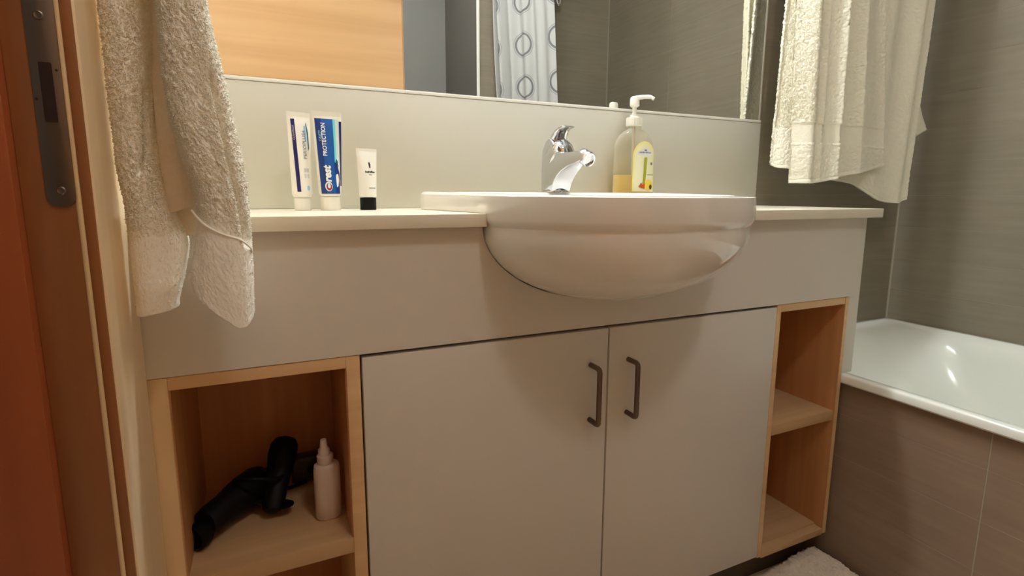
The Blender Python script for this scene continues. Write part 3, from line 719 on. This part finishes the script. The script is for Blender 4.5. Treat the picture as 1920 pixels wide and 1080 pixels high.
# ------------------------------------------------------------------ terry cloth
def pile(name, P, n, count, m, parent, keep=None, ln=.0015, wd=.00055):
    """terry loops: short leaning tufts over a cloth grid, one mesh"""
    nv, nu = P.shape[:2]; i = RNG.integers(0, nv, count); j = RNG.integers(0, nu, count)
    if keep is not None:
        ok = RNG.random(count) < keep[i, j]; i, j = i[ok], j[ok]
    p = P[i, j]+RNG.normal(size=(len(i), 3))*.0004; d = n[i, j]+RNG.normal(size=(len(i), 3))*.55+np.array([0, 0, -.35]); d /= np.linalg.norm(d, axis=1, keepdims=True)
    a = np.cross(d, RNG.normal(size=d.shape)); a /= np.linalg.norm(a, axis=1, keepdims=True); b = np.cross(d, a)
    L_ = (ln*(.6+.6*RNG.random(len(i))))[:, None]; base = p-n[i, j]*.0006
    mid = base+d*L_*.6
    V = np.stack([base+a*wd, base-a*.5*wd+b*.87*wd, base-a*.5*wd-b*.87*wd, mid+a*wd*1.1, mid-a*.55*wd+b*.95*wd, mid-a*.55*wd-b*.95*wd, base+d*L_], 1).reshape(-1, 3)
    k = (np.arange(len(i))*7)[:, None]
    Q = np.concatenate([k+np.array([[0, 1, 4, 3]]), k+np.array([[1, 2, 5, 4]]), k+np.array([[2, 0, 3, 5]])], 0)
    T = np.concatenate([k+np.array([[3, 4, 6]]), k+np.array([[4, 5, 6]]), k+np.array([[5, 3, 6]])], 0)
    V = V.copy(); V[:, 2] += H
    me = bpy.data.meshes.new('mesh'); me.vertices.add(len(V)); me.vertices.foreach_set('co', V.ravel())
    lv_ = np.concatenate([Q.ravel(), T.ravel()]).astype(np.int32); me.loops.add(len(lv_)); me.loops.foreach_set('vertex_index', lv_)
    st = np.concatenate([np.arange(len(Q))*4, len(Q)*4+np.arange(len(T))*3]).astype(np.int32)
    me.polygons.add(len(st)); me.polygons.foreach_set('loop_start', st)
    me.update(calc_edges=True); me.validate(); me.polygons.foreach_set('use_smooth', np.ones(len(me.polygons), bool))
    o = put(name, me, m, parent); o['kind'] = 'stuff'; return o
def robe_lobe(name, parent, yc, left, right, zbot, depth, m, seed, nu=300, nv=430, smooth_below=None, creases=(), ztop=.80, rough=.0005, fold=.0014, tufts=85000, folds=()):
    """hanging sleeve: left/right outlines given as (x, z); zbot(u) the height of the hem across the width"""
    lx = sorted((z, x) for x, z in left); rx = sorted((z, x) for x, z in right)
    LZ, LX = np.array([a for a, _ in lx]), np.array([b for _, b in lx]); RZ, RX = np.array([a for a, _ in rx]), np.array([b for _, b in rx])
    th = np.linspace(0, 2*np.pi, nu, endpoint=False)[None, :]; t = np.concatenate([np.linspace(0, .62, 50, endpoint=False), np.linspace(.62, 1, nv-50)])[:, None]
    e = .78; cx = np.sign(np.cos(th))*np.abs(np.cos(th))**e; sy = np.sign(np.sin(th))*np.abs(np.sin(th))**e
    u = (cx+1)/2; zb = zbot(u); Z = ztop+(zb-ztop)*t
    def prof(z, zs, xs):
        return np.interp(z, zs, xs)
    xl = prof(Z, LZ, LX); xr = prof(Z, RZ, RX)
    for _ in range(1): pass
    c, hw = (xl+xr)/2, (xr-xl)/2
    # soften kinks along the length
    k = np.ones(31)/31
    def sm(a): return np.apply_along_axis(lambda q: np.convolve(np.pad(q, 15, mode='edge'), k, 'valid'), 0, a)
    c, hw = sm(c), sm(hw)-.0022
    X = c+hw*cx; dp = depth(Z); Y = yc-dp*sy*(-1)
    nz = smooth_noise((nv, nu), (40, 20), True)*fold
    for (f, ph, am, sl) in folds: nz += am*np.sin(f*th+ph+sl*Z)
    P = np.stack([X, Y, Z+0*X], -1); n = grid_normals(P, True)
    if np.mean(n[nv//2, :, 1]*sy[0]) < 0: n = -n
    r = rough*(smooth_noise((nv, nu), (1, 1), True)*.8+RNG.normal(size=(nv, nu))*.45+smooth_noise((nv, nu), (3, 3), True)*.25)
    if smooth_below is not None:
        msk = np.clip((Z-smooth_below(u))/.012, 0, 1); r = r*(.35+.65*msk)
    fade = np.clip((1-t)/.03, 0, 1)
    for line, dep, wd in creases:
        a = np.array(line); a = a[np.argsort(a[:, 0])]; xc = np.interp(Z, a[:, 0], a[:, 1]); inz = np.clip((Z-a[0, 0])/.012, 0, 1)*np.clip((a[-1, 0]-Z)/.012, 0, 1)
        nz = nz-dep*np.exp(-((X-xc)/wd)**2)*inz*(sy < 0 if np.mean(Y[:, sy[0] < 0]) < yc else sy > 0)
    P = P+n*((nz*fade+r)[..., None])
    # fold the hem inward: extra rings up inside
    last = P[-1]; cen = last.mean(0, keepdims=True)
    i1 = last+(cen-last)*.06+np.array([0, 0, -.0012]); i2 = last+(cen-last)*.13+np.array([0, 0, .002]); i3 = last+(cen-last)*.16+np.array([0, 0, .03]); i4 = cen+(last-cen)*.3+np.array([0, 0, .06])
    P = np.concatenate([P, i1[None], i2[None], i3[None], i4[None]], 0)
    o = put(name, np_mesh(P, nu, nv+4), m, parent)
    P2 = P[60:nv-4]; n2 = grid_normals(P2, True)
    if np.mean(n2[len(n2)//2, :, 1]*sy[0]) < 0: n2 = -n2
    keep = None
    if smooth_below is not None: keep = np.clip(((P2[..., 2]-smooth_below(u))/.010)+.15, .05, 1)
    pile('pile', P2, n2, tufts, M_ROBEPILE, o, keep)
    return o
rb = empty('bathrobe', (-.09, .65, -.14), 'cream terry bathrobe hanging beside the door frame over the vanity left end', 'bathrobe')
RL = [(-.085, .80), (-.090, .50), (-.090, .28), (-.089, .181), (-.088, .126), (-.084, .068), (-.077, .033), (-.070, .003), (-.069, -.022), (-.074, -.053), (-.080, -.085), (-.079, -.16)]
RR = [(-.062, .80), (-.055, .50), (-.049, .28), (-.043, .188), (-.036, .131), (-.029, .071), (-.021, .022), (-.018, -.023), (-.017, -.072), (-.019, -.129), (-.022, -.16)]
robe_lobe('right_sleeve', rb, .628, RL, RR, lambda u: -.094-.046*np.clip(u*1.35, 0, 1)**.75+.012*np.clip((u-.84)/.16, 0, 1)**2,
          lambda z: .022+.006*np.clip((.3-z)/.4, 0, 1), M_ROBE, 3, smooth_below=lambda u: -.022-.03*u, folds=((3, .6, .0010, 6), (2, 2, .0010, -9)), creases=((((.12, -.044), (.095, -.041), (.04, -.0345), (-.01, -.0275), (-.06, -.0235)), .0075, .0022),))
LL = [(-.118, .80), (-.138, .50), (-.143, .28), (-.143, .185), (-.142, .128), (-.142, .069), (-.141, .021), (-.137, -.007), (-.136, -.055), (-.137, -.128), (-.138, -.16)]
LR = [(-.080, .80), (-.088, .50), (-.092, .28), (-.094, .192), (-.094, .133), (-.098, .088), (-.097, .056), (-.094, .003), (-.090, -.023), (-.079, -.047), (-.087, -.090), (-.096, -.125), (-.098, -.16)]
robe_lobe('left_sleeve', rb, .668, LL, LR, lambda u: -.129+.006*u, lambda z: .020+.003*np.clip((.2-z)/.3, 0, 1), M_ROBE, 5,
          smooth_below=lambda u: -.045+0*u, fold=.0014, folds=((3, 0.4, .0010, 12), (2, 1, .0010, -16)), creases=((((.105, -.104), (.086, -.106), (.04, -.112), (.012, -.120)), .0085, .0022),))
def robe_panel(name, pts_l, pts_r, y, yd, m, nu=60, nv=160):
    """folded smooth cloth between the sleeves, given by left/right edges"""
    t = np.linspace(0, 1, nv)[:, None]; u = np.linspace(0, 1, nu)[None, :]
    def ed(p): a = np.array(p); s = np.linspace(0, 1, len(a)); return np.stack([np.interp(t[:, 0], s, a[:, k]) for k in (0, 1)], -1)
    A, B = ed(pts_l), ed(pts_r)
    X = A[:, None, 0]*(1-u)+B[:, None, 0]*u; Z = A[:, None, 1]*(1-u)+B[:, None, 1]*u
    Y = y+yd*(u-.5)+.002*np.sin(u*5+t*3)
    o = put(name, np_mesh(np.stack([X, Y, Z], -1), nu, nv, False), m, rb)
    sd = o.modifiers.new('thickness', 'SOLIDIFY'); sd.thickness = .005
    return o
robe_panel('belt_panel', [(-.10, .50), (-.100, .13), (-.100, .02), (-.094, -.022)], [(-.06, .50), (-.070, .13), (-.070, .02), (-.066, -.011)], .657, -.004, M_ROBEC)
robe_panel('pocket_hem', [(-.098, .06), (-.098, .0), (-.096, -.0455)], [(-.064, .06), (-.064, .0), (-.064, -.0465)], .668, -.004, M_ROBEC)
# cuff seams: thin raised cords
tube('cuff_seam', spline([(-.0715, .622, -.018), (-.060, .6025, -.031), (-.045, .598, -.041), (-.030, .602, -.047), (-.021, .611, -.056), (-.0195, .618, -.062)], 8), .0011, M_ROBE, rb, 8)
# robe upper gather and its hook
lathe('collar_gather', [(.045, .74), (.05, .80), (.036, .86), (.018, .90), (.006, .905)], (-.088, .655, 0), M_ROBE, rb, n=40, sy=.6)
hk = empty('robe_hook', (-.163, .72, .90), 'steel robe hook on the left wall by the door frame', 'hook')
lathe('rosette', [(.018, 0), (.018, .005), (.012, .007)], (-.165, .725, .90), M_CHROME, hk, (1, 0, 0), 24)
tube('prong', spline([(-.162, .725, .90), (-.13, .70, .905), (-.10, .672, .915), (-.09, .662, .93)], 6), .005, M_CHROME, hk, 12)

def towel_layer(name, parent, top, bot, m, fold, nu=150, nv=420, th=.006, band=None, rough=.0005, side=None, tufts=0, tuft_mask=None, hem=True, seed=0, zt=None):
    """sheet between a top polyline and a bottom polyline (x,y,z); fold(u,v) pushes it out of plane; band = list of (v0,v1) woven borders"""
    u = np.linspace(0, 1, nu)[None, :]; v = np.concatenate([np.linspace(0, .35, 40, endpoint=False), np.linspace(.35, 1, nv-40)])[:, None]
    def pl(p):
        a = np.array(p, float); s = np.linspace(0, 1, len(a)); a2 = np.stack([np.interp(u[0], s, a[:, k]) for k in range(3)], -1)
        kk = max(1, nu//14); ker = np.ones(2*kk+1)/(2*kk+1); out = a2.copy()
        for k in range(3):
            q = np.concatenate([2*a2[0, k]-a2[1:kk+1, k][::-1], a2[:, k], 2*a2[-1, k]-a2[-kk-1:-1, k][::-1]]); out[:, k] = np.convolve(q, ker, 'valid')
        return out
    A, B = pl(top), pl(bot)
    P = A[None]*(1-v[..., None])+B[None]*v[..., None]
    if side is not None: P[..., 0] += side(u, v)
    P[..., 1] += fold(u, v)
    n = grid_normals(P, False); n *= np.sign(-n[..., 1:2]+1e-9)
    r = rough*(smooth_noise((nv, nu), (1, 1))*.8+RNG.normal(size=(nv, nu))*.5+smooth_noise((nv, nu), (3, 3))*.5)
    r = r+smooth_noise((nv, nu), (30, 14))*.0005
    zz_ = P[..., 2]
    if band:
        for z0, z1 in band:
            msk = ((zz_ > z0) & (zz_ < z1)).astype(float); r = r*(1-.8*msk)-msk*.0016
            r += .0008*np.exp(-((zz_-z0)/.002)**2)+.0008*np.exp(-((zz_-z1)/.002)**2)
    if hem:
        d = (1-v)*np.abs(A[:, 2]-B[:, 2])[None, :]; r = r*np.clip(.35+(d > .008), 0, 1)+.0012*(d < .006)
    P = P+n*r[..., None]
    o = put(name, np_mesh(P, nu, nv, False), m, parent)
    sd = o.modifiers.new('thickness', 'SOLIDIFY'); sd.thickness = th; sd.offset = 0
    if tufts:
        P2 = P[42:]+n[42:]*(th/2); pile('pile', P2, n[42:], tufts, M_TOWELPILE, o, None if tuft_mask is None else tuft_mask(u+0*P2[..., 2], P2[..., 2]), ln=.0020)
    return o
tw = empty('bath_towel', (1.45, .94, -.02), 'cream bath towel hanging in folds over the tub, right of the mirror', 'towel')
ZR = .80
towel_layer('left_fold', tw, [(1.200, .972, ZR), (1.25, .968, ZR), (1.33, .965, ZR)], [(1.176, .970, .078), (1.186, .962, .068), (1.215, .955, .066), (1.26, .962, .068)], M_TOWEL,
            lambda u, v: .008*np.sin(u*7+1)*(.5+v*.5), nu=110, rough=.0005, tufts=26000, tuft_mask=lambda u, z: np.where(z > .17, 1, .05))
towel_layer('front_fold', tw, [(1.185, .945, ZR), (1.235, .925, ZR), (1.295, .92, ZR), (1.36, .922, ZR), (1.44, .918, ZR)],
            [(1.215, .945, .030), (1.265, .918, .029), (1.330, .920, .040), (1.43, .915, .058), (1.545, .915, .079)], M_TOWEL,
            lambda u, v: .011*np.sin(u*2*np.pi*3.1+2.2)*(1-.45*v)-.012*np.exp(-((u-.16)/.07)**2)*(1-.4*v)-.026*np.clip(1-np.abs(u-.50)/.09, 0, 1)**2*(1-.45*v)-.016*np.clip(1-np.abs(u-.33)/.07, 0, 1)**2*(1-.6*v)-.016*np.clip(1-np.abs(u-.74)/.09, 0, 1)**2*(1-.7*v), nu=260, band=[(.128, .178)], tufts=60000, tuft_mask=lambda u, z: np.where(z > .18, np.where(u < .24, 1, .06), .02))
towel_layer('back_fold', tw, [(1.335, .945, ZR), (1.50, .94, ZR), (1.62, .94, ZR), (1.738, .930, ZR)],
            [(1.355, .950, .043), (1.44, .948, .034), (1.495, .942, .020), (1.528, .938, -.004), (1.60, .936, -.020), (1.650, .932, -.023), (1.686, .928, -.012)], M_TOWEL,
            lambda u, v: .010*np.sin(u*2*np.pi*3.4+.5)*(1-.6*v)-.012*np.exp(-((u-.80)/.05)**2)*(1-.75*v), nu=220, rough=.0003)
towel_layer('corner_fold', tw, [(1.60, .955, ZR), (1.66, .955, ZR)], [(1.700, .955, .155), (1.715, .955, .160), (1.772, .945, .191)], M_TOWEL,
            lambda u, v: 0*u*v, nu=60, nv=140, side=lambda u, v: -.040*u*np.sin(np.pi*v**3), rough=.0003)
for nm, y0, y1 in (('rail_fold', .915, .958),):
    rings = []
    for x in np.linspace(1.19, 1.73, 40):
        rings.append([(x, .938+(.024)*math.cos(t)+.002*math.sin(x*60), ZR-.004+.026*math.sin(t)) for t in (2*math.pi*k/20 for k in range(20))])
    loft(nm, rings, M_TOWEL, tw)
tr = empty('towel_rail', (1.47, .985, ZR), 'chrome towel rail on the tiled back wall carrying the bath towel', 'rail')
tube('bar', [(1.195, .99, ZR+.031), (1.76, .99, ZR+.031)], .007, M_CHROME, tr, 12)
for x in (1.20, 1.75): tube('bracket', [(x, WB-.0045, ZR+.031), (x, .99, ZR+.031)], .009, M_CHROME, tr, 12)

# ------------------------------------------------------------------ things in the left niche
SZ = -.495+.0004
sp_ = empty('spray_bottle', (.056, .80, SZ), 'small frosted white pump bottle standing on the left niche shelf', 'bottle')
def oval(cx, cy, z, a, b, n=32, e=.75): return [(cx+a*math.copysign(abs(math.cos(t))**e, math.cos(t)), cy+b*math.copysign(abs(math.sin(t))**e, math.sin(t)), z) for t in (2*math.pi*k/n for k in range(n))]
loft('body', [oval(.056, .80, SZ+h, a, a*.75) for h, a in ((0, .017), (.002, .0188), (.03, .0192), (.06, .0194), (.078, .0192), (.085, .0178), (.089, .012))], M_OFFPL, sp_)
lathe('collar', [(.0115, 0), (.0118, .001), (.0118, .012), (.0095, .0135)], (.0545, .80, SZ+.0885), M_OFFPL, sp_, n=28)
lathe('nozzle', [(.0085, 0), (.0085, .008), (.0055, .0125), (.0050, .021), (.0042, .024)], (.0535, .80, SZ+.1015), M_OFFPL, sp_, n=24)
hdry = empty('hair_dryer', (-.085, .85, SZ), 'black hair dryer lying in the left niche with its cord looped', 'hair dryer')
bar = lathe('barrel', [(.010, -.062), (.0185, -.060), (.021, -.05), (.0225, -.02), (.026, .0), (.0275, .02), (.0275, .045), (.024, .055), (.010, .058)], (-.073, .850, SZ+.031), M_BLACK, hdry, (.62, .78, .02), 32)
lathe('nozzle', [(.0165, 0), (.0185, .006), (.0185, .018), (.0150, .020), (.0140, .006)], (-.111, .8015, SZ+.0195), M_BLACK, hdry, (-.62, -.78, 0), 28)
lathe('intake_grille', [(.019, 0), (.018, .003), (.004, .004)], (-.037, .8955, SZ+.0322), M_BLACK, hdry, (.62, .78, .02), 24)
loft('handle', [oval(-.060+d*.9, .862-d*.55, SZ+.026-d*.15+0, .014, .012, 20, .9) for d in (0, .02, .04, .06)], M_BLACK, hdry)
tube('cord', spline([(-.075, .86, SZ+.055), (-.070, .84, SZ+.068), (-.045, .82, SZ+.0735), (-.015, .83, SZ+.062), (-.005, .86, SZ+.05), (-.02, .90, SZ+.03), (-.05, .91, SZ+.012), (-.01, .90, SZ+.004), (.03, .91, SZ+.004)], 8), .0026, M_BLACK, hdry, 8)
shv = empty('handheld_appliance', (.000, .85, SZ), 'black oblong appliance propped aslant between hair dryer and white pump bottle', 'appliance')
def clipper():
    a = Vector((-.0245, .822, SZ+.0125)); b = Vector((.002, .905, SZ+.092)); d = (b-a)
    prof = ((0, .006), (.03, .0115), (.10, .0140), (.3, .0150), (.55, .0165), (.75, .0195), (.9, .0185), (.97, .0145), (1, .007))
    u, v = frame_of(d)
    return loft('body', [[a+d*t+u*r*1.15*math.cos(q)+v*r*math.sin(q) for q in (2*math.pi*k/28 for k in range(28))] for t, r in prof], M_BLACK, shv)
clipper()
tube('cord', spline([(-.012, .885, SZ+.055), (-.03, .87, SZ+.06), (-.05, .88, SZ+.045), (-.055, .90, SZ+.02)], 8), .003, M_BLACK, shv, 8)
bx = empty('charger_box', (.035, .925, SZ), 'dark green-black block at the back of the niche behind the white pump bottle', 'box')
box('case', (.008, .072), (.915, .94), (SZ, SZ+.045), M_GREENBOX, bx, .004, 3)
tube('socket', [(.04, .914, SZ+.022), (.04, .918, SZ+.022)], .007, M_BLACK, bx, 14)

# ------------------------------------------------------------------ bath mat on the floor, heaped against tub and plinth
def bathmat():
    root = empty('bath_mat', (1.0, .60, -.88), 'white fluffy bath mat heaped on the floor between cabinet and bathtub', 'mat')
    nu = nv = 170; u = np.linspace(0, 1, nu)[None, :]; v = np.linspace(0, 1, nv)[:, None]
    X = .80+.36*u+.0*v; Y = .30+.46*v+0*u
    rad = np.sqrt(((X-1.088)/.20)**2+((Y-.66)/.25)**2)
    Z = -.872+0.032*np.exp(-rad**2*1.3)+.012*np.sin(14*X+5*Y)*np.exp(-rad**2)
    edge = np.minimum(np.minimum(u, 1-u)*.36, np.minimum(v, 1-v)*.46); Z = np.where(edge < .012, -.879+(Z+.879)*np.sqrt(np.clip(edge/.012, 0, 1)), Z)
    P = np.stack([X+0*v, Y, Z], -1); n = grid_normals(P, False); n *= np.sign(n[..., 2:3]+1e-9)
    P = P+n*(.0016*RNG.normal(size=(nv, nu))+.0016*smooth_noise((nv, nu), (3, 3)))[..., None]
    P[..., 2] = np.maximum(P[..., 2], -.8795); P[..., 0] = np.minimum(P[..., 0], 1.163)
    return put('pile', np_mesh(P, nu, nv, False), M_MAT, root)
bathmat()
